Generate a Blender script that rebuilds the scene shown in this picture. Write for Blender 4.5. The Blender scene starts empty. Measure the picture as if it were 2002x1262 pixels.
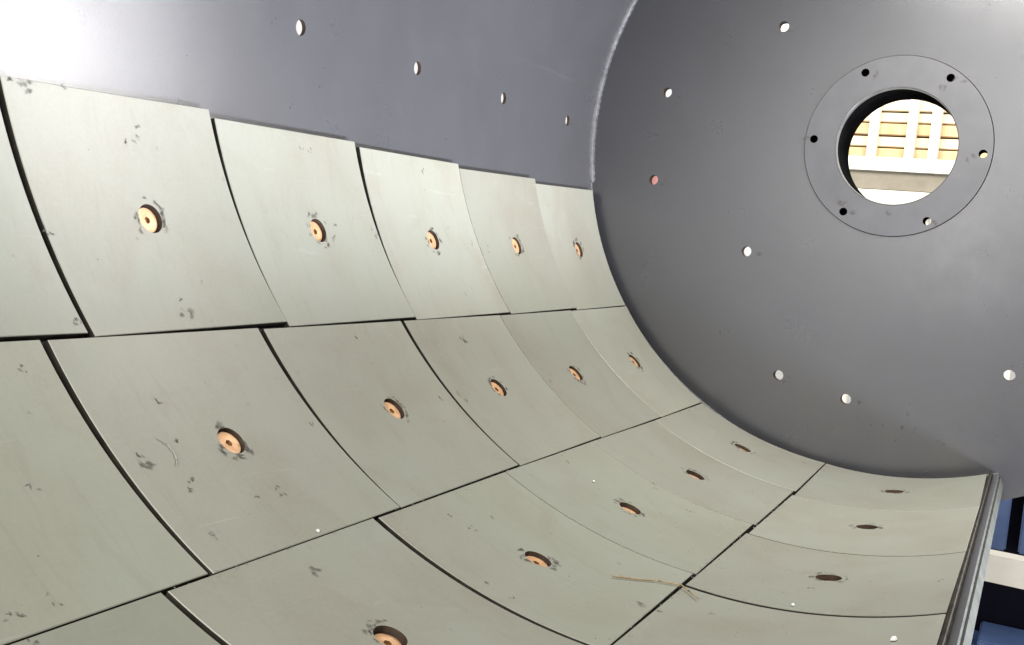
import bpy, bmesh, math, random
from mathutils import Vector, Matrix
rnd = random.Random(7)
sc = bpy.context.scene
C = sc.collection

# ------------------------------------------------------------------ frame of the place
S = 0.9                 # metres: radius of the lined inner surface
H0 = 1.72               # height of the mill axis above the workshop floor
TILT = math.radians(6)  # the drum is turned on its axis by this much
RY = Matrix.Rotation(-TILT, 4, 'Y')
ROOT = Matrix.Translation((0, 0, H0)) @ RY

def W(p):               # drum coordinates (in radii) -> world
    return ROOT @ (Vector(p) * S)

# ------------------------------------------------------------------ camera
cp = (0.3947, -3.5516, -0.4267)
yaw, pit = -0.4503, -0.0326
fw = Vector((math.sin(yaw) * math.cos(pit), math.cos(yaw) * math.cos(pit), math.sin(pit)))
rt = Vector((math.cos(yaw), -math.sin(yaw), 0)); up = rt.cross(fw)
m = Matrix((rt, up, -fw)).transposed().to_4x4()
cam = bpy.data.cameras.new('camera'); camo = bpy.data.objects.new('camera', cam); C.objects.link(camo)
mw = RY @ m; mw.translation = W(cp)
camo.matrix_world = mw
cam.sensor_width = 36; cam.lens = 36 * 2149.56 / 2002
cam.clip_start = 0.02; cam.clip_end = 200
sc.camera = camo

# ------------------------------------------------------------------ light
wd = bpy.data.worlds.new('World'); sc.world = wd; wd.use_nodes = True
bg = wd.node_tree.nodes['Background']
bg.inputs[0].default_value = (1.0, 0.985, 0.96, 1); bg.inputs[1].default_value = 1.0

def area_lamp(name, loc, target, sx, sy, power, col, spread=180):
    l = bpy.data.lights.new(name, 'AREA'); l.shape = 'RECTANGLE'; l.size = sx; l.size_y = sy
    l.energy = power; l.color = col; l.spread = math.radians(spread)
    o = bpy.data.objects.new(name, l); C.objects.link(o)
    a = W(loc); b = W(target)
    o.matrix_world = Matrix.Translation(a) @ (b - a).to_track_quat('-Z', 'Y').to_matrix().to_4x4()
    return o
area_lamp('hot_spot_fill', (1.55, -0.22, 0.87), (-1.0, -2.35, 0.30), 0.6, 0.6, 2.5, (1.0, 0.98, 0.99), 38)  # added unseen lamp, aimed to make the hot spot on the bare shell
area_lamp('doorway_light', (1.5, -1.75, -1.62), (-0.95, -1.5, -0.3), 2.2, 0.26, 52, (0.94, 0.97, 1.10), 100)
area_lamp('doorway_light', (1.7, -0.9, -1.62), (-0.95, -0.9, -0.3), 1.4, 0.26, 9, (0.95, 0.965, 1.10), 70)
area_lamp('wall_fill', (0.8, -1.3, 0.35), (0.35, 0.0, 0.3), 0.4, 0.4, 7, (0.98, 0.985, 1.0))  # added fill inside the drum, brightens the end wall's upper right
area_lamp('crown_fill', (0.5, -0.8, 0.85), (0.4, -0.3, -1.0), 0.8, 0.2, 44, (1.0, 0.975, 0.92))  # added fill under the crown, out of view, lifts the lower liner rows
area_lamp('near_end_fill', (0.2, -5.0, 1.6), (-0.2, -1.5, -1.0), 1.5, 1.0, 66, (1.0, 0.97, 0.89))  # added fill behind the camera, brightens the lower liner rows
area_lamp('open_end_light', (-0.3, -5.5, 0.6), (-0.2, 0.0, -0.2), 1.5, 1.5, 60, (1.0, 0.975, 0.94))
area_lamp('rack_fill', (-0.2, 3.5, 3.6), (-0.8, 6.2, 0.6), 2.0, 1.5, 340, (1.0, 0.95, 0.86))  # added unseen lamp that overexposes the rack behind the port

sc.cycles.max_bounces = 7; sc.cycles.diffuse_bounces = 4; sc.cycles.glossy_bounces = 3; sc.cycles.transparent_max_bounces = 8
sc.cycles.caustics_reflective = False; sc.cycles.caustics_refractive = False
sc.view_settings.view_transform = 'Standard'; sc.view_settings.look = 'None'
sc.view_settings.exposure = 0.0; sc.view_settings.gamma = 1
sc.view_settings.use_curve_mapping = False

# ------------------------------------------------------------------ materials
def nt(name):
    mt = bpy.data.materials.new(name); mt.use_nodes = True
    t = mt.node_tree; return mt, t, t.nodes, t.links, t.nodes['Principled BSDF']

def coords(t, scale=(1, 1, 1), per_object=True):
    n, l = t.nodes, t.links
    tc = n.new('ShaderNodeTexCoord'); mp = n.new('ShaderNodeMapping'); mp.inputs['Scale'].default_value = scale
    l.new(tc.outputs['Object'], mp.inputs['Vector'])
    if per_object:
        oi = n.new('ShaderNodeObjectInfo'); mu = n.new('ShaderNodeMath'); mu.operation = 'MULTIPLY'; mu.inputs[1].default_value = 57.0
        l.new(oi.outputs['Random'], mu.inputs[0]); l.new(mu.outputs[0], mp.inputs['Location'])
    return mp.outputs[0]

def noise(t, vec, scale, detail=4, rough=0.55, dist=0.0):
    nn = t.nodes.new('ShaderNodeTexNoise'); nn.inputs['Scale'].default_value = scale
    nn.inputs['Detail'].default_value = detail; nn.inputs['Roughness'].default_value = rough; nn.inputs['Distortion'].default_value = dist
    t.links.new(vec, nn.inputs['Vector']); return nn.outputs['Fac']

def ramp(t, fac, stops):
    r = t.nodes.new('ShaderNodeValToRGB'); e = r.color_ramp.elements
    while len(e) < len(stops): e.new(0.5)
    for k, (p, c) in enumerate(stops): e[k].position = p; e[k].color = (*c, 1) if len(c) == 3 else c
    t.links.new(fac, r.inputs[0]); return r.outputs[0]

def mix(t, fac, a, b, mode='MIX'):
    mx = t.nodes.new('ShaderNodeMix'); mx.data_type = 'RGBA'; mx.blend_type = mode
    for v, s in ((fac, mx.inputs[0]), (a, mx.inputs[6]), (b, mx.inputs[7])):
        if isinstance(v, (int, float)): s.default_value = v
        elif isinstance(v, tuple): s.default_value = (*v, 1)
        else: t.links.new(v, s)
    return mx.outputs[2]

def rng(t, v, lo, hi, a=0.0, b=1.0):
    mr = t.nodes.new('ShaderNodeMapRange'); mr.inputs[1].default_value = a; mr.inputs[2].default_value = b
    mr.inputs[3].default_value = lo; mr.inputs[4].default_value = hi
    t.links.new(v, mr.inputs[0]); return mr.outputs[0]

def bump(t, h, strength, dist):
    b = t.nodes.new('ShaderNodeBump'); b.inputs['Strength'].default_value = strength; b.inputs['Distance'].default_value = dist
    t.links.new(h, b.inputs['Height']); return b.outputs[0]

def liner_paint():
    mt, t, n, l, p = nt('liner_paint')
    v = coords(t)
    big = noise(t, v, 3.2, 3, 0.6, 0.4); mid = noise(t, v, 14, 3, 0.6); fine = noise(t, v, 160, 1, 0.6)
    col = ramp(t, big, [(0.22, (0.236, 0.224, 0.178)), (0.5, (0.268, 0.267, 0.219)), (0.78, (0.274, 0.290, 0.243))])
    col = mix(t, rng(t, mid, 0.0, 0.20, 0.52, 0.9), col, (0.19, 0.178, 0.142))
    tn = noise(t, v, 6.5, 3, 0.6, 0.8)
    col = mix(t, rng(t, tn, 0.0, 0.55, 0.52, 0.78), col, (0.225, 0.205, 0.158))
    gn = noise(t, v, 1.7, 2, 0.5, 0.5)
    col = mix(t, rng(t, gn, 0.0, 0.4, 0.5, 0.75), col, (0.262, 0.286, 0.215))
    spk = noise(t, v, 46, 2, 0.5)
    col = mix(t, rng(t, spk, 0.0, 0.75, 0.735, 0.80), col, (0.16, 0.15, 0.13))
    col = mix(t, rng(t, fine, 0.0, 0.25, 0.35, 0.75), col, (0.31, 0.312, 0.275))
    sv = coords(t, (70, 5, 70)); scr = noise(t, sv, 1.0, 3, 0.6, 0.6)
    col = mix(t, rng(t, scr, 0.0, 0.32, 0.66, 0.78), col, (0.40, 0.40, 0.37))
    sv2 = coords(t, (6, 40, 6)); stn = noise(t, sv2, 1.0, 3, 0.65, 1.2)
    col = mix(t, rng(t, stn, 0.0, 0.30, 0.56, 0.80), col, (0.20, 0.18, 0.135))
    oi = n.new('ShaderNodeObjectInfo')
    hs = n.new('ShaderNodeHueSaturation'); l.new(col, hs.inputs['Color']); l.new(rng(t, oi.outputs['Random'], 0.89, 1.07), hs.inputs['Value'])
    l.new(hs.outputs[0], p.inputs['Base Color'])
    l.new(rng(t, big, 0.36, 0.43, 0.3, 0.7), p.inputs['Roughness'])
    p.inputs['Specular IOR Level'].default_value = 0.5
    l.new(bump(t, fine, 0.12, 0.0008), p.inputs['Normal'])
    return mt

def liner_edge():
    mt, t, n, l, p = nt('liner_cut_edge')  # near-black colour puts the shadow of the plate gaps into the edges
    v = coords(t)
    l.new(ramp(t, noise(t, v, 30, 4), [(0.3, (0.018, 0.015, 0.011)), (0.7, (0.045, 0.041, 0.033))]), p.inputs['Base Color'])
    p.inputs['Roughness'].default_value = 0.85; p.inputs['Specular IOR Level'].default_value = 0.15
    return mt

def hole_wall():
    mt, t, n, l, p = nt('hole_wall_rust_shade')  # rusty dirt, with the shade inside the recess painted in as dark colour
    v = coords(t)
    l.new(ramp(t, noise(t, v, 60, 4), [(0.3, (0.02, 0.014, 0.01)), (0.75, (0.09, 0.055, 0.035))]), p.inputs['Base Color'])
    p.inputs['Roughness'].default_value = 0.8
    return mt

def steel_paint(name, dust=False):
    mt, t, n, l, p = nt(name)
    v = coords(t, per_object=False)
    big = noise(t, v, 2.1, 3, 0.55, 0.3); mid = noise(t, v, 9, 4, 0.62); fine = noise(t, v, 300, 2, 0.6); grain = noise(t, v, 800, 1, 0.5)
    col = ramp(t, big, [(0.3, (0.061, 0.061, 0.066)), (0.55, (0.069, 0.069, 0.0755)), (0.75, (0.074, 0.075, 0.080))])
    col = mix(t, rng(t, mid, 0.0, 0.28, 0.52, 0.8), col, (0.088, 0.088, 0.095))
    if dust:
        col = mix(t, 1.0, col, (0.455, 0.465, 0.50), 'MULTIPLY')
        d = noise(t, v, 5.5, 6, 0.65, 0.6)
        sep = n.new('ShaderNodeSeparateXYZ'); tc = n.new('ShaderNodeTexCoord'); l.new(tc.outputs['Object'], sep.inputs[0])
        # grinding dust and rust bloom that has settled near the bottom of the wall
        z = rng(t, sep.outputs['Z'], 1.0, 0.0, -0.98 * S, -0.55 * S)
        mu = n.new('ShaderNodeMath'); mu.operation = 'MULTIPLY'; l.new(z, mu.inputs[0]); l.new(rng(t, d, 0.0, 0.40, 0.42, 0.7), mu.inputs[1])
        col = mix(t, mu.outputs[0], col, (0.060, 0.049, 0.036))
        # pale patch beside the port flange
        vd = n.new('ShaderNodeVectorMath'); vd.operation = 'DISTANCE'; l.new(tc.outputs['Object'], vd.inputs[0]); vd.inputs[1].default_value = (0.17 * S, 0, -0.32 * S)
        rr = rng(t, vd.outputs['Value'], 1.0, 0.0, 0.06 * S, 0.27 * S)
        m2 = n.new('ShaderNodeMath'); m2.operation = 'MULTIPLY'; l.new(rr, m2.inputs[0]); l.new(rng(t, mid, 0.05, 0.7, 0.38, 0.68), m2.inputs[1])
        col = mix(t, m2.outputs[0], col, (0.072, 0.072, 0.078))
    l.new(col, p.inputs['Base Color'])
    l.new(rng(t, mid, 0.27, 0.31, 0.3, 0.7), p.inputs['Roughness'])
    p.inputs['Specular IOR Level'].default_value = 0.9
    ad = n.new('ShaderNodeMath'); ad.operation = 'ADD'; l.new(fine, ad.inputs[0]); l.new(grain, ad.inputs[1])
    l.new(bump(t, ad.outputs[0], 0.30, 0.00060), p.inputs['Normal'])
    return mt

def simple(name, c1, c2, scale=8, rough=0.5, metal=0.0, spec=0.5, bumps=0.0):
    mt, t, n, l, p = nt(name)
    v = coords(t)
    f = noise(t, v, scale, 5, 0.6)
    l.new(ramp(t, f, [(0.3, c1), (0.7, c2)]), p.inputs['Base Color'])
    p.inputs['Roughness'].default_value = rough; p.inputs['Metallic'].default_value = metal; p.inputs['Specular IOR Level'].default_value = spec
    if bumps: l.new(bump(t, f, bumps, 0.002), p.inputs['Normal'])
    return mt

def grime_mat(name='grime', c1=(0.05, 0.042, 0.035), c2=(0.15, 0.135, 0.12)):
    mt, t, n, l, p = nt(name)
    v = coords(t)
    f = noise(t, v, 150, 5, 0.65)
    l.new(ramp(t, f, [(0.3, c1), (0.7, c2)]), p.inputs['Base Color'])
    p.inputs['Roughness'].default_value = 0.8
    g = noise(t, v, 90, 5, 0.7)
    at = n.new('ShaderNodeAttribute'); at.attribute_name = 'thickness'
    mu = n.new('ShaderNodeMath'); mu.operation = 'MULTIPLY'; l.new(rng(t, g, 0.15, 1.0, 0.36, 0.62), mu.inputs[0]); l.new(at.outputs['Fac'], mu.inputs[1])
    m2 = n.new('ShaderNodeMath'); m2.operation = 'MULTIPLY'; l.new(mu.outputs[0], m2.inputs[0]); m2.inputs[1].default_value = 0.76
    l.new(m2.outputs[0], p.inputs['Alpha'])
    return mt

M = dict(
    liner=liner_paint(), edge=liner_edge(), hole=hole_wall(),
    shell=steel_paint('shell_paint'), wall=steel_paint('end_wall_paint', True),
    bolt=simple('bolt_copper', (0.50, 0.27, 0.13), (0.80, 0.49, 0.27), 55, 0.42, 0.25, 0.5, 0.15),
    socket=simple('bolt_socket', (0.16, 0.08, 0.03), (0.42, 0.24, 0.09), 90, 0.5, 0.2),
    weld=simple('weld_bead', (0.075, 0.075, 0.08), (0.15, 0.15, 0.157), 40, 0.42, 0.2, 0.5, 0.4),
    ring=simple('flange_steel', (0.060, 0.060, 0.065), (0.077, 0.077, 0.083), 12, 0.42, 0.0, 0.6, 0.05),
    bore=simple('machined_bore', (0.12, 0.12, 0.12), (0.24, 0.235, 0.225), 30, 0.35, 0.4),
    tube=simple('dark_tube', (0.006, 0.006, 0.0065), (0.012, 0.012, 0.012), 20, 0.9, 0.0, 0.0),
    frame=simple('frame_grey', (0.045, 0.047, 0.041), (0.078, 0.081, 0.071), 14, 0.85, 0.0, 0.15),
    grime=grime_mat(), pale=grime_mat('pale_smear', (0.20, 0.20, 0.21), (0.34, 0.34, 0.35)),
    straw=simple('straw', (0.24, 0.17, 0.09), (0.42, 0.32, 0.19), 60, 0.6),
    chip=simple('white_chip', (0.75, 0.75, 0.72), (0.88, 0.88, 0.86), 60, 0.6),
    grit=simple('grit_mineral', (0.10, 0.09, 0.07), (0.46, 0.44, 0.38), 300, 0.8),
    scratch=simple('pale_scratch', (0.33, 0.33, 0.30), (0.40, 0.40, 0.36), 60, 0.7),
    concrete=simple('floor_concrete', (0.46, 0.46, 0.45), (0.58, 0.575, 0.56), 3, 0.75),
    blue=simple('machine_blue', (0.09, 0.15, 0.33), (0.14, 0.21, 0.43), 9, 0.35),
    navy=simple('machine_in_shadow', (0.004, 0.004, 0.010), (0.008, 0.008, 0.018), 9, 0.7, 0.0, 0.1),  # near-black blue paints in the shadow lying over the machinery
    cream=simple('cream_steel', (0.74, 0.70, 0.60), (0.84, 0.81, 0.72), 7, 0.5),
    creamrack=simple('rack_paint', (0.80, 0.77, 0.68), (0.86, 0.84, 0.76), 7, 0.5),
    timber=simple('timber', (0.55, 0.36, 0.19), (0.70, 0.52, 0.32), 9, 0.6),
    timber2=simple('pale_timber', (0.68, 0.57, 0.40), (0.78, 0.69, 0.52), 9, 0.6),
    rackgrey=simple('rack_grey', (0.20, 0.18, 0.14), (0.27, 0.245, 0.2), 7, 0.6),
    red=simple('red_paint', (0.62, 0.24, 0.23), (0.72, 0.34, 0.32), 7, 0.5),
)

# ------------------------------------------------------------------ mesh helpers
def P(th, y, r):
    a = math.radians(th); return Vector((r * math.cos(a), y, r * math.sin(a))) * S

class MB:
    def __init__(self): self.v = []; self.f = []; self.mi = []; self.soft = []
    def add(self, p): self.v.append(tuple(p)); return len(self.v) - 1
    def loop(self, pts): return [self.add(p) for p in pts]
    def bridge(self, a, b, mi=0, close=True, flip=False):
        n = len(a)
        for i in range(n if close else n - 1):
            j = (i + 1) % n
            q = (a[i], a[j], b[j], b[i])
            self.f.append(q[::-1] if flip else q); self.mi.append(mi)
    def cap(self, a, mi=0, flip=False):
        self.f.append(tuple(a[::-1] if flip else a)); self.mi.append(mi)
    def box(self, lo, hi, mi=0):
        x0, y0, z0 = lo; x1, y1, z1 = hi
        i = self.loop([(x0,y0,z0),(x1,y0,z0),(x1,y1,z0),(x0,y1,z0),(x0,y0,z1),(x1,y0,z1),(x1,y1,z1),(x0,y1,z1)])
        for q in ((0,3,2,1),(4,5,6,7),(0,1,5,4),(1,2,6,5),(2,3,7,6),(3,0,4,7)):
            self.f.append(tuple(i[k] for k in q)); self.mi.append(mi)
    def mesh(self, name, mats, smooth=True, angle=32):
        me = bpy.data.meshes.new(name); me.from_pydata(self.v, [], self.f)
        for x in mats: me.materials.append(x)
        me.polygons.foreach_set('material_index', self.mi)
        me.update()
        if smooth:
            me.shade_smooth(); me.set_sharp_from_angle(angle=math.radians(angle))
        return me
    def build(self, name, mats, parent=None, smooth=True, angle=32):
        return link(name, self.mesh(name, mats, smooth, angle), parent)

def link(name, me, parent=None):
    o = bpy.data.objects.new(name, me); C.objects.link(o); o.parent = parent
    return o

def tag(o, label=None, cat=None, group=None, kind=None):
    for k, v in (('label', label), ('category', cat), ('group', group), ('kind', kind)):
        if v: o[k] = v
    return o

def bilin(c, s, t):     # c = TL, TR, BR, BL as (theta, y); s along the drum, t downwards
    return tuple((c[0][k] * (1 - s) + c[1][k] * s) * (1 - t) + (c[3][k] * (1 - s) + c[2][k] * s) * t for k in (0, 1))

def perimeter(c, n):
    st = [(i / n, 0) for i in range(n)] + [(1, i / n) for i in range(n)] + [(1 - i / n, 1) for i in range(n)] + [(0, 1 - i / n) for i in range(n)]
    return [bilin(c, *q) for q in st]

def holed(mb, c, hole, rh, Rf, wall_to, n=12, rings=7, chamfer=0.0, edge_to=None, back=False, mi=(0, 0, 0)):
    """One rolled panel with a round hole: face at radius Rf, hole wall down to wall_to, side faces to edge_to."""
    per = perimeter(c, n); D = math.degrees(1)
    hth, hy = hole
    circ, inn = [], []
    for th, y in per:
        u, w = y - hy, (th - hth) / D; L = math.hypot(u, w)
        circ.append((hth + w / L * rh * D, hy + u / L * rh))
        k = (L - chamfer) / L
        inn.append((hth + w * k * D, hy + u * k))
    def face(r, flip):
        loops = []
        for k in range(rings + 1):
            f = (k / rings) ** 1.35
            loops.append(mb.loop([P(a[0] + (b[0] - a[0]) * f, a[1] + (b[1] - a[1]) * f, r) for a, b in zip(circ, inn)]))
        for a, b in zip(loops, loops[1:]): mb.bridge(a, b, mi[0], flip=flip)
        return loops
    lo = face(Rf, False)
    rim = mb.loop([P(a[0], a[1], Rf) for a in circ]); bot = mb.loop([P(a[0], a[1], wall_to) for a in circ])
    mb.bridge(bot, rim, mi[2])
    if back: face(wall_to, True)
    if edge_to:
        ch = mb.loop([P(a[0], a[1], Rf + chamfer) for a in per])
        mb.bridge(lo[-1], ch, mi[0])
        e0 = mb.loop([P(a[0], a[1], Rf + chamfer) for a in per]); e1 = mb.loop([P(a[0], a[1], edge_to) for a in per])
        mb.bridge(e0, e1, mi[1])

def disc(name, ro, y0, y1, holes, mats, parent, seg=192, origin=(0, 0), wall_mi=1, hole_seg=32, chamfer_first=0.0):
    """Flat round plate (normal along the drum) with round holes (x, z, r)."""
    bm = bmesh.new()
    def circle(cx, cz, r, y, s):
        return [bm.verts.new(((cx + r * math.cos(2 * math.pi * i / s)) * S, y * S, (cz + r * math.sin(2 * math.pi * i / s)) * S)) for i in range(s)]
    for side, y in ((0, y0), (1, y1)):
        pass
    defs = [(origin[0], origin[1], ro, seg)] + [(h[0], h[1], h[2], 96 if h[2] > 0.1 else hole_seg) for h in holes]
    rows = []
    for y in (y0, y1):
        ls = []; ed = []
        for cx, cz, r, s in defs:
            vs = circle(cx, cz, r, y, s); ls.append(vs)
            ed += [bm.edges.new((vs[i], vs[(i + 1) % s])) for i in range(s)]
        nrm = (0, -1, 0) if y == y0 else (0, 1, 0)
        r_ = bmesh.ops.triangle_fill(bm, edges=ed, use_beauty=True, use_dissolve=False, normal=nrm)
        fs = [g for g in r_['geom'] if isinstance(g, bmesh.types.BMFace)]
        for f in fs:
            f.normal_update()
            if f.normal.y * nrm[1] < 0: f.normal_flip()
        rows.append(ls)
    for k, (a, b) in enumerate(zip(*rows)):
        s = len(a)
        for i in range(s):
            q = [a[i], a[(i + 1) % s], b[(i + 1) % s], b[i]]
            if k: q = q[::-1]
            f = bm.faces.new(q); f.material_index = 0 if k == 0 else wall_mi; f.smooth = True
    bm.normal_update()
    me = bpy.data.meshes.new(name); bm.to_mesh(me); bm.free()
    for x in mats: me.materials.append(x)
    me.set_sharp_from_angle(angle=math.radians(30))
    return link(name, me, parent)

# ------------------------------------------------------------------ floor of the workshop
fb = MB(); g = fb.loop([(-40, -40, 0), (40, -40, 0), (40, 40, 0), (-40, 40, 0)]); fb.cap(g)
tag(fb.build('floor', [M['concrete']], smooth=False), kind='structure')

# ------------------------------------------------------------------ the mill drum
mill = bpy.data.objects.new('ball_mill', None); C.objects.link(mill)
mill.empty_display_size = 0.3
mill.matrix_world = ROOT
tag(mill, 'steel mill drum seen from inside, with pale liner plates and dark round end wall', 'mill drum')

RS0, RS1 = 1.0205, 1.0300
# shell: rolled plate with a bolt hole in the middle of every liner position that is still bare
sb = MB()
th_b = [286.0, 258.2, 233.6, 209.7, 185.7, 161.2, 136.7, 112.2, 87.7, 63.2, 38.7, 14.2, -10.3, -26.0]
y_b = [0.0, -0.4535, -0.935, -1.4155, -1.89, -2.37, -2.85, -3.33, -3.81]
y_h = [-0.2205, -0.693, -1.1768, -1.6537, -2.13, -2.61, -3.09, -3.57]
for a, b in zip(th_b, th_b[1:]):
    for k in range(8):
        ya, yb = y_b[k + 1], y_b[k]
        if 14 < b and a < 64 and k in (1, 2): continue      # unseen gap added to let the hot spot lamp's beam in
        cn = ((b, ya), (b, yb), (a, yb), (a, ya))
        if a < 190:
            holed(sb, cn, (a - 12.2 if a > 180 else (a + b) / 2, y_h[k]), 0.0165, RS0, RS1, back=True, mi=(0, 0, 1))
        else:
            N = 12
            for r, fl in ((RS0, False), (RS1, True)):
                g = [[sb.add(P(*bilin(cn, i / 2, j / N), r)) for i in range(3)] for j in range(N + 1)]
                for j in range(N): sb.bridge(g[j], g[j + 1], 0, close=False, flip=fl)
for th, fl in ((286.0, False), (-26.0, True)):       # the two long cut edges and the near rim
    a = sb.loop([P(th, y, RS0) for y in y_b]); b = sb.loop([P(th, y, RS1) for y in y_b]); sb.bridge(a, b, 2, close=False, flip=fl)
ar = [-26 + 312 * i / 160 for i in range(161)]
a = sb.loop([P(t_, -3.81, RS0) for t_ in ar]); b = sb.loop([P(t_, -3.81, RS1) for t_ in ar]); sb.bridge(a, b, 0, close=False)
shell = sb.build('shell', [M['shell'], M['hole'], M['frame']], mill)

# small ground-off weld mark on the bare shell
# weld bead between shell and end wall
wb = MB(); rows = []
NW = 720
for i in range(NW):
    t_ = -26 + 312 * i / (NW - 1)
    j = 0.0011 * math.sin(i * 2.35) + rnd.uniform(-.0007, .0007)
    leg = 0.0155 if t_ < 184 else 0.004; j = j if t_ < 184 else j * 0.3
    row = []
    for k in range(9):
        ph = math.pi * (0.5 + k / 8)
        # quarter-round fillet that climbs from the end wall on to the shell
        row.append(P(t_, -(leg * 0.94 + j) * math.sin(math.pi / 2 * k / 8) ** 0.9 , RS0 - (leg + j) * math.cos(math.pi / 2 * k / 8) ** 0.9 + 0.0005))
    rows.append(wb.loop(row))
for a, b in zip(rows, rows[1:]): wb.bridge(a, b, 0, close=False, flip=True)

# end wall
PC = (-0.018, 0.002)
holes = [(-0.362, 0.401), (-0.747, 0.222), (-0.794, -0.067), (-0.477, -0.312), (-0.371, -0.712), (-0.16, -0.78), (0.307, -0.689),
         (0.28, 0.48), (0.56, -0.08), (0.77, 0.2), (0.63, 0.5), (0.3, 0.74), (-0.1, 0.79), (-0.5, 0.62)]
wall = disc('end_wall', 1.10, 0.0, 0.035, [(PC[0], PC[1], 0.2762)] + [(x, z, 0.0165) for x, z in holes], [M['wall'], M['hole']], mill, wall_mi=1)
weld = wb.build('weld_bead', [M['weld']], wall, angle=60)

# port flange ring, its bolt holes, bore and the dark tube behind it
bolt_a = [1.9491 - k * math.pi / 3 for k in range(6)]
rh = [(PC[0] + 0.2481 * math.cos(a), PC[1] + 0.2481 * math.sin(a), 0.0122) for a in bolt_a]
ring = disc('port_flange', 0.2738, -0.0060, 0.055, [(PC[0], PC[1], 0.1795)] + rh, [M['ring'], M['tube']], mill, origin=PC, seg=160)
back = disc('trunnion_flange', 0.33, 0.0555, 0.085, [(PC[0], PC[1], 0.186), rh[2], rh[3]], [M['tube'], M['tube']], mill, origin=PC, seg=96)
b_ = MB()
def rloop(r, y, n=128): return b_.loop([((PC[0] + r * math.cos(2 * math.pi * i / n)) * S, y * S, (PC[1] + r * math.sin(2 * math.pi * i / n)) * S) for i in range(n)])
b_.bridge(rloop(0.1792, -0.0075), rloop(0.1772, -0.0050), 0, flip=True)
b_.bridge(rloop(0.1772, -0.0050), rloop(0.1772, 0.024), 0, flip=True)
b_.bridge(rloop(0.1772, 0.024), rloop(0.1802, 0.024), 0, flip=True)
bore = b_.build('bore_liner', [M['bore']], ring)
t_ = MB()
def T(a, y, r): return Vector((PC[0] + r * math.cos(a), y, PC[1] + r * math.sin(a))) * S
# tube wall, in twelve staves; one of them carries a grease hole
for k in range(12):
    a0, a1 = 2 * math.pi * k / 12, 2 * math.pi * (k + 1) / 12
    if k == 4:
        n = 8; y0, y1 = 0.056, 0.265; hc = (0.205, 2.53); r0 = 0.0105
        per = [(y0 + (y1 - y0) * i / n, a0) for i in range(n)] + [(y1, a0 + (a1 - a0) * i / n) for i in range(n)] + [(y1 - (y1 - y0) * i / n, a1) for i in range(n)] + [(y0, a1 - (a1 - a0) * i / n) for i in range(n)]
        ci = []
        for y, a in per:
            u, w = y - hc[0], (a - hc[1]) * 0.182; L = math.hypot(u, w); ci.append((hc[0] + u / L * r0, hc[1] + w / L * r0 / 0.182))
        for r, fl in ((0.182, True), (0.2, False)):
            t_.bridge(t_.loop([T(a, y, r) for y, a in ci]), t_.loop([T(a, y, r) for y, a in per]), 0, flip=fl)
        t_.bridge(t_.loop([T(a, y, 0.182) for y, a in ci]), t_.loop([T(a, y, 0.2) for y, a in ci]), 0)
    else:
        s = [a0 + (a1 - a0) * i / 8 for i in range(9)]
        for r, fl in ((0.182, True), (0.2, False)):
            t_.bridge(t_.loop([T(a, 0.056, r) for a in s]), t_.loop([T(a, 0.265, r) for a in s]), 0, close=False, flip=fl)
n = 96; aa = [2 * math.pi * i / n for i in range(n)]
t_.bridge(t_.loop([T(a, 0.265, 0.182) for a in aa]), t_.loop([T(a, 0.265, 0.2) for a in aa]), 0)
tube = t_.build('trunnion_tube', [M['tube']], back)

# steel frame strip along the cut edge of the shell
def strip(name, th0, th1, r0, r1, y0, y1, mat):
    q = MB(); N = 4
    prof = [(th0, r0), (th1, r0), (th1, r1), (th0, r1)]
    a = q.loop([P(t, y0, r) for t, r in prof]); b = q.loop([P(t, y1, r) for t, r in prof])
    q.bridge(a, b); q.cap(a, flip=True); q.cap(b)
    return q.build(name, [mat], mill, smooth=False)
strip('door_frame', 283.2, 286.2, RS1 + 0.002, RS1 + 0.028, -3.81, -0.001, M['frame'])
strip('edge_bar', 284.9, 285.25, 1.004, RS0 - 0.0015, -3.8, -0.03, M['edge'])

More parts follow.
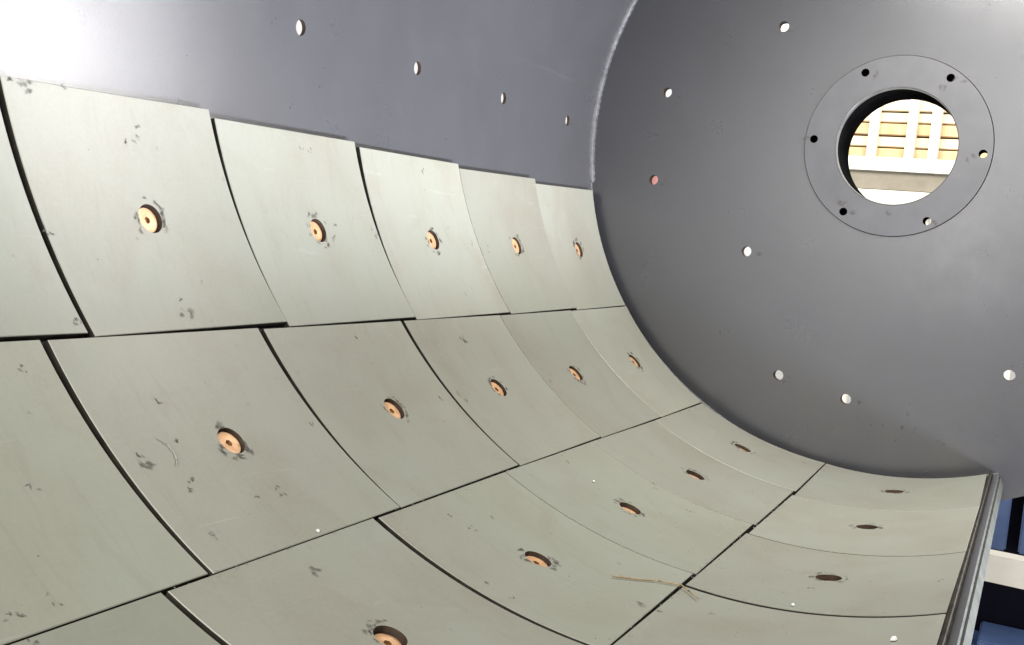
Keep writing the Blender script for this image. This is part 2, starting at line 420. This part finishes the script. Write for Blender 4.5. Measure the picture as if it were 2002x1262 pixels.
# ------------------------------------------------------------------ liner plates
# corners as (theta, y): top left, top right, bottom right, bottom left
rows_def = {
 0: [  # upper row
  ((186.6,-2.885),(186.6,-2.4250),(209.64,-2.3680),(209.55,-2.838)),
  ((186.66,-2.4123),(185.75,-1.9607),(209.45,-1.8945),(210.02,-2.3578)),
  ((186.55,-1.9470),(185.92,-1.4855),(209.62,-1.4310),(210.02,-1.8928)),
  ((186.45,-1.4640),(185.95,-1.0000),(209.55,-0.9455),(209.98,-1.4285)),
  ((186.65,-0.9992),(185.75,-0.5175),(209.38,-0.4815),(209.88,-0.9447)),
  ((186.55,-0.5167),(185.60,-0.0400),(209.22,-0.0480),(209.68,-0.4807))],
 1: [
  ((210.0,-2.930),(210.02,-2.4580),(233.62,-2.4290),(233.66,-2.902)),
  ((210.10,-2.4450),(210.00,-1.9850),(233.58,-1.9475),(233.78,-2.4215)),
  ((210.12,-1.9690),(210.05,-1.5010),(233.30,-1.4665),(233.62,-1.9430)),
  ((210.05,-1.4870),(209.95,-1.0150),(233.28,-0.9895),(233.50,-1.4610)),
  ((210.00,-1.0120),(209.75,-0.5400),(233.36,-0.5080),(233.46,-0.9865)),
  ((209.85,-0.5372),(209.48,-0.0480),(233.15,-0.0800),(233.44,-0.5040))],
 2: [
  ((233.80,-3.000),(233.80,-2.5190),(258.20,-2.4780),(258.2,-2.950)),
  ((233.90,-2.5080),(233.72,-2.0360),(258.30,-2.0040),(258.20,-2.4680)),
  ((233.85,-2.0210),(233.62,-1.5400),(258.12,-1.5080),(258.38,-1.9940)),
  ((233.60,-1.5370),(233.55,-1.0545),(258.06,-1.0215),(258.40,-1.5035)),
  ((233.54,-1.0520),(233.63,-0.5730),(258.08,-0.5535),(258.38,-1.0165)),
  ((233.60,-0.5700),(233.45,-0.0880),(257.72,-0.0460),(258.34,-0.5475))],
 3: [
  ((258.55,-3.060),(258.55,-2.5780),(284.8,-2.5880),(284.8,-3.070)),
  ((258.55,-2.5660),(258.55,-2.0880),(284.8,-2.1000),(284.8,-2.5760)),
  ((258.55,-2.0780),(258.60,-1.5960),(284.85,-1.6190),(284.8,-2.0900)),
  ((258.62,-1.5835),(258.50,-1.1135),(285.02,-1.1525),(284.85,-1.6090)),
  ((258.75,-1.1085),(258.50,-0.6140),(285.05,-0.6295),(285.02,-1.1465)),
  ((258.75,-0.6075),(257.92,-0.0500),(284.70,-0.1100),(285.05,-0.6225))],
}
bolt_def = {
 0: [(198.2,-2.63),(198.26,-2.1576),(198.13,-1.685),(198.17,-1.2093),(198.13,-0.7391),(197.88,-0.267)],
 1: [(221.9,-2.68),(221.85,-2.2022),(221.69,-1.7195),(221.48,-1.2566),(221.47,-0.7849),(221.19,-0.297)],
 2: [(245.7,-2.75),(245.62,-2.2683),(245.77,-1.7792),(245.63,-1.2878),(245.87,-0.8031),(245.62,-0.2885)],
 3: [(271.3,-2.81),(271.3,-2.33),(271.3,-1.838),(271.22,-1.3464),(271.34,-0.839),(271.46,-0.3289)],
}
MARKS = [(186.79,-2.3948),(186.74,-2.3673),(186.55,-2.2997),(189.40,-2.1513),(190.73,-2.1764),(207.93,-2.1460),(208.58,-2.3815),(200.04,-2.3803),(206.83,-2.1542),(188.20,-1.6857),(188.43,-1.6636),(197.23,-1.6182),(198.71,-1.6354),(199.95,-1.6676),(187.99,-1.1916),(197.63,-1.4779),(198.29,-1.4689),(197.79,-1.0076),(198.85,-0.9281),(212.82,-2.5044),(222.42,-2.5859),(231.64,-2.7188),(232.05,-2.7103),(231.95,-2.6605),(234.25,-2.7134),(216.78,-2.3011),(221.01,-2.3120),(221.57,-2.3931),(222.36,-2.3929),(225.54,-2.3509),(225.23,-2.3308),(227.74,-2.2392),(228.00,-2.1822),(228.48,-2.1840),(230.57,-2.3730),(221.58,-1.9929),(211.92,-1.6980),(213.50,-1.2755),(221.59,-1.5263),(221.32,-1.4456),(222.35,-1.4398),(221.95,-0.9731),(236.42,-2.2559),(236.34,-1.8424),(238.62,-1.7472),(239.10,-1.8318),(245.38,-1.9707),(248.24,-1.9700),(247.58,-1.7589),(235.47,-1.2732),(243.74,-1.0489),(244.89,-1.0764),(257.6,-1.7643),(263.30,-1.7011),(250.70,-1.1067),(256.94,-0.7870),(254.87,-0.1479),(269.95,-1.4380),(283.33,-1.3765)]
BIG = {(213.50,-1.2755): 1.5, (236.42,-2.2559): 1.4, (257.6,-1.7643): 1.5, (222.36,-2.3929): 1.6, (207.93,-2.1460): 1.5, (186.74,-2.3673): 1.5, (189.40,-2.1513): 1.3}

def frame(th, y, r):
    """x along the drum, y down round the drum, z into the drum (towards the axis)"""
    a = math.radians(th)
    n = Vector((-math.cos(a), 0, -math.sin(a))); x = Vector((0, 1, 0)); yv = n.cross(x)
    mm = Matrix((x, yv, n)).transposed().to_4x4(); mm.translation = P(th, y, r); return mm

def flake(mb, th, y, r, rx, ry, rot):
    D = math.degrees(1); n = 11
    pts = []
    for i in range(n):
        a = 2 * math.pi * i / n; k = rnd.uniform(0.45, 1.15)
        u, w = rx * k * math.cos(a), ry * k * math.sin(a)
        u, w = u * math.cos(rot) - w * math.sin(rot), u * math.sin(rot) + w * math.cos(rot)
        pts.append((th + w * D, y + u))
    c = mb.add(P(th, y, r)); lp = mb.loop([P(p[0], p[1], r) for p in pts])
    md = mb.loop([P(th + (p[0] - th) * .55, y + (p[1] - y) * .55, r) for p in pts])
    mb.soft += [1.0] + [0.0] * n + [0.75] * n
    for i in range(n):
        mb.f.append((c, md[i], md[(i + 1) % n])); mb.mi.append(0)
    mb.bridge(md, lp)

# bolt: chamfered round head with a hexagonal socket, its face a little below the liner surface
HR, DEP = 0.0255, 0.0068
def bolt_mesh():
    q = MB(); n = 48
    def cl(r, z, hexa=False):
        pts = []
        for i in range(n):
            a = 2 * math.pi * i / n
            k = r if not hexa else r * math.cos(math.pi / 6) / math.cos((a % (math.pi / 3)) - math.pi / 6)
            pts.append((k * math.cos(a) * S, k * math.sin(a) * S, z * S))
        return q.loop(pts)
    prof = [(0.0234, -0.012, 0), (0.0234, -0.0015, 0), (0.0219, 0.0, 0), (0.0140, 0.0004, 0), (0.0090, 0.0, 0)]
    ls = [cl(r, z) for r, z, _ in prof]
    for a, b in zip(ls, ls[1:]): q.bridge(a, b, 0)
    h0 = cl(0.0066, 0.0, True); q.bridge(ls[-1], h0, 0)
    h1 = cl(0.0066, 0.0, True); h2 = cl(0.0066, -0.006, True); q.bridge(h1, h2, 1)
    h3 = cl(0.0066, -0.006, True); h4 = cl(0.0028, -0.0052); q.bridge(h3, h4, 0); q.cap(h4, 0)
    return q.mesh('bolt', [M['bolt'], M['socket']])
bolt_me = bolt_mesh()

for row in range(4):
    for k in range(6):
        cn, hc = rows_def[row][k], bolt_def[row][k]
        lift = {(0, 3): 0.0012, (0, 4): -0.0005, (0, 5): 0.0018}.get((row, k), rnd.uniform(-0.0005, 0.0005))
        Rf = 1.0 + lift
        mb = MB()
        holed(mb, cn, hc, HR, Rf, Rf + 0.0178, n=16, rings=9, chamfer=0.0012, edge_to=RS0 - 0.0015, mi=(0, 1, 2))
        # floor of the bolt pocket
        D = math.degrees(1)
        o_ = mb.loop([P(hc[0] + HR * D * math.sin(2 * math.pi * i / 48), hc[1] + HR * math.cos(2 * math.pi * i / 48), Rf + 0.0168) for i in range(48)])
        mb.cap(o_, 2)
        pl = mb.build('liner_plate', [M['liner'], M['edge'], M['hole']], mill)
        bo = link('bolt', bolt_me, pl)
        bo.matrix_basis = frame(hc[0], hc[1], Rf + DEP + (0, 0, 0.0022, 0.0045)[row] + rnd.uniform(-0.0015, 0.0015)) @ Matrix.Rotation(rnd.uniform(0, 6.28), 4, 'Z')
        # grime smeared round the pocket and scuffs elsewhere on the plate
        gm = MB()
        base = rnd.uniform(0, 6.28)
        for i in range(rnd.randint(13, 19)):
            a = rnd.choice([base, base + 2.4, base + 3.6]) + rnd.gauss(0, 0.55)
            d = HR + rnd.uniform(0.001, 0.014)
            flake(gm, hc[0] + d * D * math.sin(a), hc[1] + d * math.cos(a), Rf - 0.0004 - 0.00003 * i, rnd.uniform(0.006, 0.013), rnd.uniform(0.003, 0.0075), a + math.pi / 2 + rnd.uniform(-.5, .5))
        lo_t, hi_t = min(c[0] for c in cn), max(c[0] for c in cn); lo_y, hi_y = min(c[1] for c in cn), max(c[1] for c in cn)
        for i, mk in enumerate(MARKS):
            if lo_t + .2 < mk[0] < hi_t - .2 and lo_y + 0.012 < mk[1] < hi_y - 0.012:
                b = BIG.get(mk, 0.72)
                for j in range(3):
                    flake(gm, mk[0] + rnd.gauss(0, 0.35) * b, mk[1] + rnd.gauss(0, 0.006) * b, Rf - 0.0004 - 0.00003 * j, rnd.uniform(0.006, 0.011) * b, rnd.uniform(0.003, 0.0055) * b, rnd.uniform(0, 3.1))
        for i in range(5):
            s, t2 = rnd.uniform(.06, .94), rnd.uniform(.06, .94); th, y = bilin(cn, s, t2)
            if math.hypot((th - hc[0]) / D, y - hc[1]) < 0.05: continue
            z = rnd.uniform(0.0012, 0.0035)
            flake(gm, th, y, Rf - 0.0004, z, z * 0.6, rnd.uniform(0, 3.1))
        go = gm.build('grime', [M['grime']], pl, smooth=False)
        at = go.data.attributes.new('thickness', 'FLOAT', 'POINT'); at.data.foreach_set('value', gm.soft)
        tag(go, kind='stuff')

def smears(name, parent, spots, place, mat):
    q = MB()
    for k, (cx, cz, rx, rz, cnt) in enumerate(spots):
        for j in range(cnt):
            x, z = cx + rnd.gauss(0, rx * .6), cz + rnd.gauss(0, rz * .6); rot = rnd.uniform(0, 3.1); n = 11; pts = []
            for i in range(n):
                a = 2 * math.pi * i / n; kk = rnd.uniform(0.5, 1.15)
                u, w = rx * kk * math.cos(a), rz * kk * math.sin(a)
                pts.append((x + u * math.cos(rot) - w * math.sin(rot), z + u * math.sin(rot) + w * math.cos(rot)))
            h = 0.0003 + 0.00002 * (j + 3 * (k % 5))
            c = q.add(place(x, z, h)); lp = q.loop([place(p[0], p[1], h) for p in pts]); md = q.loop([place(x + (p[0] - x) * .5, z + (p[1] - z) * .5, h) for p in pts])
            q.soft += [1.0] + [0.0] * n + [0.6] * n
            for i in range(n): q.f.append((c, md[i], md[(i + 1) % n])); q.mi.append(0)
            q.bridge(md, lp)
    o = q.build(name, [mat], parent, smooth=False)
    at = o.data.attributes.new('thickness', 'FLOAT', 'POINT'); at.data.foreach_set('value', q.soft)
    return tag(o, kind='stuff')
fl = lambda x, z, h: (x * S, (-0.0060 - h) * S, z * S)
wl = lambda x, z, h: (x * S, -h * S, z * S)
sp = []
for i, (x, z, r) in enumerate(rh): sp.append((x + rnd.choice((-1, 1)) * rnd.uniform(.03, .036), z - rnd.uniform(-.006, .012), 0.013, 0.009, 2))
sp += [(0.106, 0.175, 0.016, 0.009, 2), (-0.179, -0.162, 0.02, 0.01, 2), (-0.033, -0.2, 0.012, 0.008, 2)]
smears('grime', ring, sp, fl, M['grime'])
sp = [(rnd.gauss(0.06, 0.16), -0.90 + abs(rnd.gauss(0, 0.05)), rnd.uniform(.004, .012), rnd.uniform(.003, .008), 1) for i in range(26)]
sp += [(rnd.uniform(-.7, .35), rnd.uniform(-.7, .4), rnd.uniform(.003, .008), rnd.uniform(.002, .004), 1) for i in range(10)]
sp += [(x + 0.036, z - 0.012, 0.011, 0.008, 2) for x, z in holes[:7]]
sp = [q_ for q_ in sp if math.hypot(q_[0] - PC[0], q_[1] - PC[1]) > 0.31 and math.hypot(q_[0], q_[1]) < 0.985]
smears('grime', wall, sp, wl, M['grime'])
sh = lambda x, z, h: P(z, x, RS0 - h)
D1 = math.degrees(1)
q = MB()
smears('ground_off_weld', shell, [(-0.335, 166.4, 0.012, 0.5, 2), (-0.40, 166.3, 0.012, 0.5, 2)], sh, M['pale'])

# ------------------------------------------------------------------ litter lying on the plates
def tube_on(name, pts, rad, mat, label, cat, lift):
    q = MB(); pp = [W(P(th, y, 1.0 - lift - (0.0 if i % 2 or rad < .001 else 0.001)) / S) for i, (th, y) in enumerate(pts)]
    fine = []
    for i in range(len(pp) - 1):
        for j in range(4): fine.append(pp[i].lerp(pp[i + 1], j / 4))
    fine.append(pp[-1])
    org = fine[0].copy(); ls = []
    for i, p in enumerate(fine):
        d = (fine[min(i + 1, len(fine) - 1)] - fine[max(i - 1, 0)]).normalized()
        u = d.orthogonal().normalized(); w = d.cross(u)
        rr = rad * S * (0.6 if i in (0, len(fine) - 1) else rnd.uniform(0.85, 1.15))
        ls.append(q.loop([p - org + (u * math.cos(a) + w * math.sin(a)) * rr for a in [k * math.pi / 3 for k in range(6)]]))
    for a, b in zip(ls, ls[1:]): q.bridge(a, b)
    q.cap(ls[0], flip=True); q.cap(ls[-1])
    o = q.build(name, [mat]); o.location = org
    return tag(o, label, cat)
tube_on('straw', [(252.43,-1.6958),(254.29,-1.6619),(256.45,-1.6245),(258.39,-1.6055)], 0.0017, M['straw'], 'longer thin brown straw lying on the plates left of the seam', 'straw', 0.0028)
tube_on('straw', [(258.30,-1.6075),(259.64,-1.6278),(261.2,-1.655)], 0.0016, M['straw'], 'short bent brown straw lying across the seam at lower right', 'straw', 0.0045)
tube_on('scratch', [(220.33,-2.3454),(221.08,-2.3339),(221.92,-2.3309),(222.70,-2.3346),(223.27,-2.3431)], 0.0007, M['scratch'], 'pale curled thread on plate left of the large copper bolt', 'scratch', 0.0022)  # stands for a faint scratch in the plate, drawn as a fine raised tube
chips = [((233.2,-2.1796), 0.0045, 'tiny white chip on the seam at lower left of centre'),
         ((239.67,-1.2730), 0.0042, 'tiny white chip on plate between two lower centre bolts'),
         ((269.85,-1.5700), 0.0050, 'small white chip near the short straw at lower right'),
         ((281.03,-1.7542), 0.0080, 'largest white chip, near the bottom right liner edge')]
for (th, y), r, lab in chips:
    q = MB(); lo = []
    for z, kk in ((0, 1), (0.35, 0.9), (0.6, 0.5)):
        rr = random.Random(int(th * 10)); lo.append(q.loop([(r * S * kk * rr.uniform(.6, 1.2) * math.cos(i * math.pi / 4.5), r * 0.7 * S * kk * rr.uniform(.6, 1.2) * math.sin(i * math.pi / 4.5), z * r * S) for i in range(9)]))
    q.bridge(lo[0], lo[1]); q.bridge(lo[1], lo[2]); q.cap(lo[2]); q.cap(lo[0], flip=True)
    o = q.build('paint_chip', [M['chip']], smooth=False); o.matrix_world = ROOT @ frame(th, y, 0.9984)
    tag(o, lab, 'chip', 'white chips on the liner')

q = MB()
def grain(th, y, r):
    p0_ = P(th, y, 0.9995 - r * 0.3); k = []
    for dx, dy, dz in ((1, 0, 0), (0, 1, 0), (-1, 0, 0), (0, -1, 0), (0, 0, 1), (0, 0, -1)):
        k.append(q.add(p0_ + Vector((dx, dy, dz)) * r * S * rnd.uniform(.6, 1.2)))
    for a_, b_2 in ((0, 1), (1, 2), (2, 3), (3, 0)):
        q.f.append((k[a_], k[b_2], k[4])); q.mi.append(0); q.f.append((k[b_2], k[a_], k[5])); q.mi.append(0)
for i in range(150): grain(233.75 + rnd.gauss(0.15, 0.25), rnd.uniform(-2.5, -0.1), rnd.uniform(.0006, .0014))
for i in range(170): grain(258.5 + rnd.gauss(0.1, 0.35), rnd.uniform(-2.0, -0.06), rnd.uniform(.0006, .0016))
for i in range(260): grain(rnd.triangular(236, 284, 268), rnd.uniform(-2.2, -0.1), rnd.uniform(.0005, .0012))
go = q.build('grit', [M['grit']], smooth=False); go.matrix_world = ROOT
tag(go, 'fine pale grit scattered over the lower liner plates and joints', 'grit', kind='stuff')

# ------------------------------------------------------------------ outside the drum, below the cut edge
def empty(name, loc, rz=0.0):
    o = bpy.data.objects.new(name, None); C.objects.link(o); o.location = loc; o.rotation_euler = (0, 0, rz); return o
def part(name, parent, lo, hi, mat, bevel=0.006):
    q = MB(); q.box(lo, hi); me = q.mesh(name, [mat], smooth=False)
    bm = bmesh.new(); bm.from_mesh(me); bmesh.ops.bevel(bm, geom=bm.edges[:], offset=bevel, segments=2, affect='EDGES'); bm.to_mesh(me); bm.free()
    return link(name, me, parent)

p0 = W((0.30, 0.95, -1.3))
mach = empty('machine_base', (p0.x, p0.y, 0))
tag(mach, 'blue machine base, its shadowed cabinet coloured dark, below the end wall at lower right', 'machine')
zt = p0.z
part('cabinet', mach, (-0.5, 0.10, 0.0), (0.6, 0.7, zt + 0.16), M['navy'])
for x in (-0.20, -0.085, 0.03, 0.145):
    part('panel', mach, (x, 0.04, zt - 0.12), (x + 0.077, 0.097, zt + 0.11), M['blue'])
part('plinth', mach, (-0.5, -0.10, 0.0), (0.6, 0.09, 0.16), M['blue'])
part('ledge', mach, (-0.055, -0.16, 0.17), (0.6, 0.08, 0.20), M['blue'])
part('post', mach, (-0.125, -0.08, 0.17), (-0.085, -0.03, 0.36), M['cream'])
p1 = W((0.28, 0.62, -1.41))
bar = empty('steel_beam', (p1.x, p1.y, 0), math.radians(-4))
tag(bar, 'cream painted steel beam crossing in front of the blue machine', 'beam')
part('beam', bar, (-0.5, -0.04, p1.z - 0.042), (0.9, 0.04, p1.z + 0.045), M['cream'], 0.004)
part('foot', bar, (-0.46, -0.035, 0.0), (-0.40, 0.035, p1.z - 0.043), M['cream'])
part('foot', bar, (0.80, -0.035, 0.0), (0.86, 0.035, p1.z - 0.043), M['cream'])

p2 = W((-1.80, 3.0, 0.24))
q = MB(); lo = []
for z, r in ((0, .09), (.012, .09), (.012, .05), (p2.z + .35, .05), (p2.z + .352, .0)):
    lo.append(q.loop([(r * math.cos(k * math.pi / 12), r * math.sin(k * math.pi / 12), z) for k in range(24)]))
for a, b in zip(lo, lo[1:]): q.bridge(a, b)
o = q.build('pipe_post', [M['red']]); o.location = (p2.x, p2.y, 0)
tag(o, 'red pipe post glimpsed through a bolt hole at the left of the end wall', 'post')

# ------------------------------------------------------------------ timber rack seen through the port
pr = W((-0.70, 6.0, 0.53))
rack = empty('storage_rack', (pr.x, pr.y, 0), math.radians(-3))
tag(rack, 'cream steel storage rack seen through the round port', 'rack')
zb = pr.z
for x in (-0.86, -0.20, 0.07, 0.235, 0.9):
    part('upright', rack, (x - 0.032, -0.05, 0.0), (x + 0.032, 0.02, zb + 1.3), M['creamrack'], 0.003)
for z, h in ((zb - 0.02, 0.10), (zb + 0.95, 0.1)):
    part('beam', rack, (-1.0, -0.11, z), (1.0, -0.055, z + h), M['creamrack'], 0.003)
part('stretcher', rack, (-1.0, -0.09, zb - 0.155), (1.0, -0.055, zb - 0.025), M['rackgrey'], 0.003)
part('beam', rack, (-1.0, -0.11, zb - 0.30), (1.0, -0.055, zb - 0.16), M['creamrack'], 0.003)
part('deck', rack, (-1.0, 0.03, zb + 0.02), (1.0, 0.6, zb + 0.07), M['rackgrey'], 0.003)
z = zb + 0.072
tim = ['darker orange board, lowest in the stack on the rack behind the port', 'pale board, second from the bottom of the stack behind the port', 'tan board, third from the bottom of the stack behind the port',
       'pale board, fourth from the bottom of the stack behind the port', 'topmost board of the stack on the rack behind the port']
for i, (h, mt) in enumerate(((0.092, 'timber'), (0.075, 'timber2'), (0.085, 'timber'), (0.07, 'timber2'), (0.08, 'timber2'))):
    q = part('timber_board', None, (-0.95, -0.0, 0), (0.95, 0.30, h), M[mt], 0.006)
    q.location = (pr.x + 0.01 * i, pr.y + 0.06 + 0.012 * (i % 2), z); q.rotation_euler = (0, 0, math.radians(-3)); z += h + 0.012
    tag(q, tim[i], 'board', 'timber boards stacked on the rack')
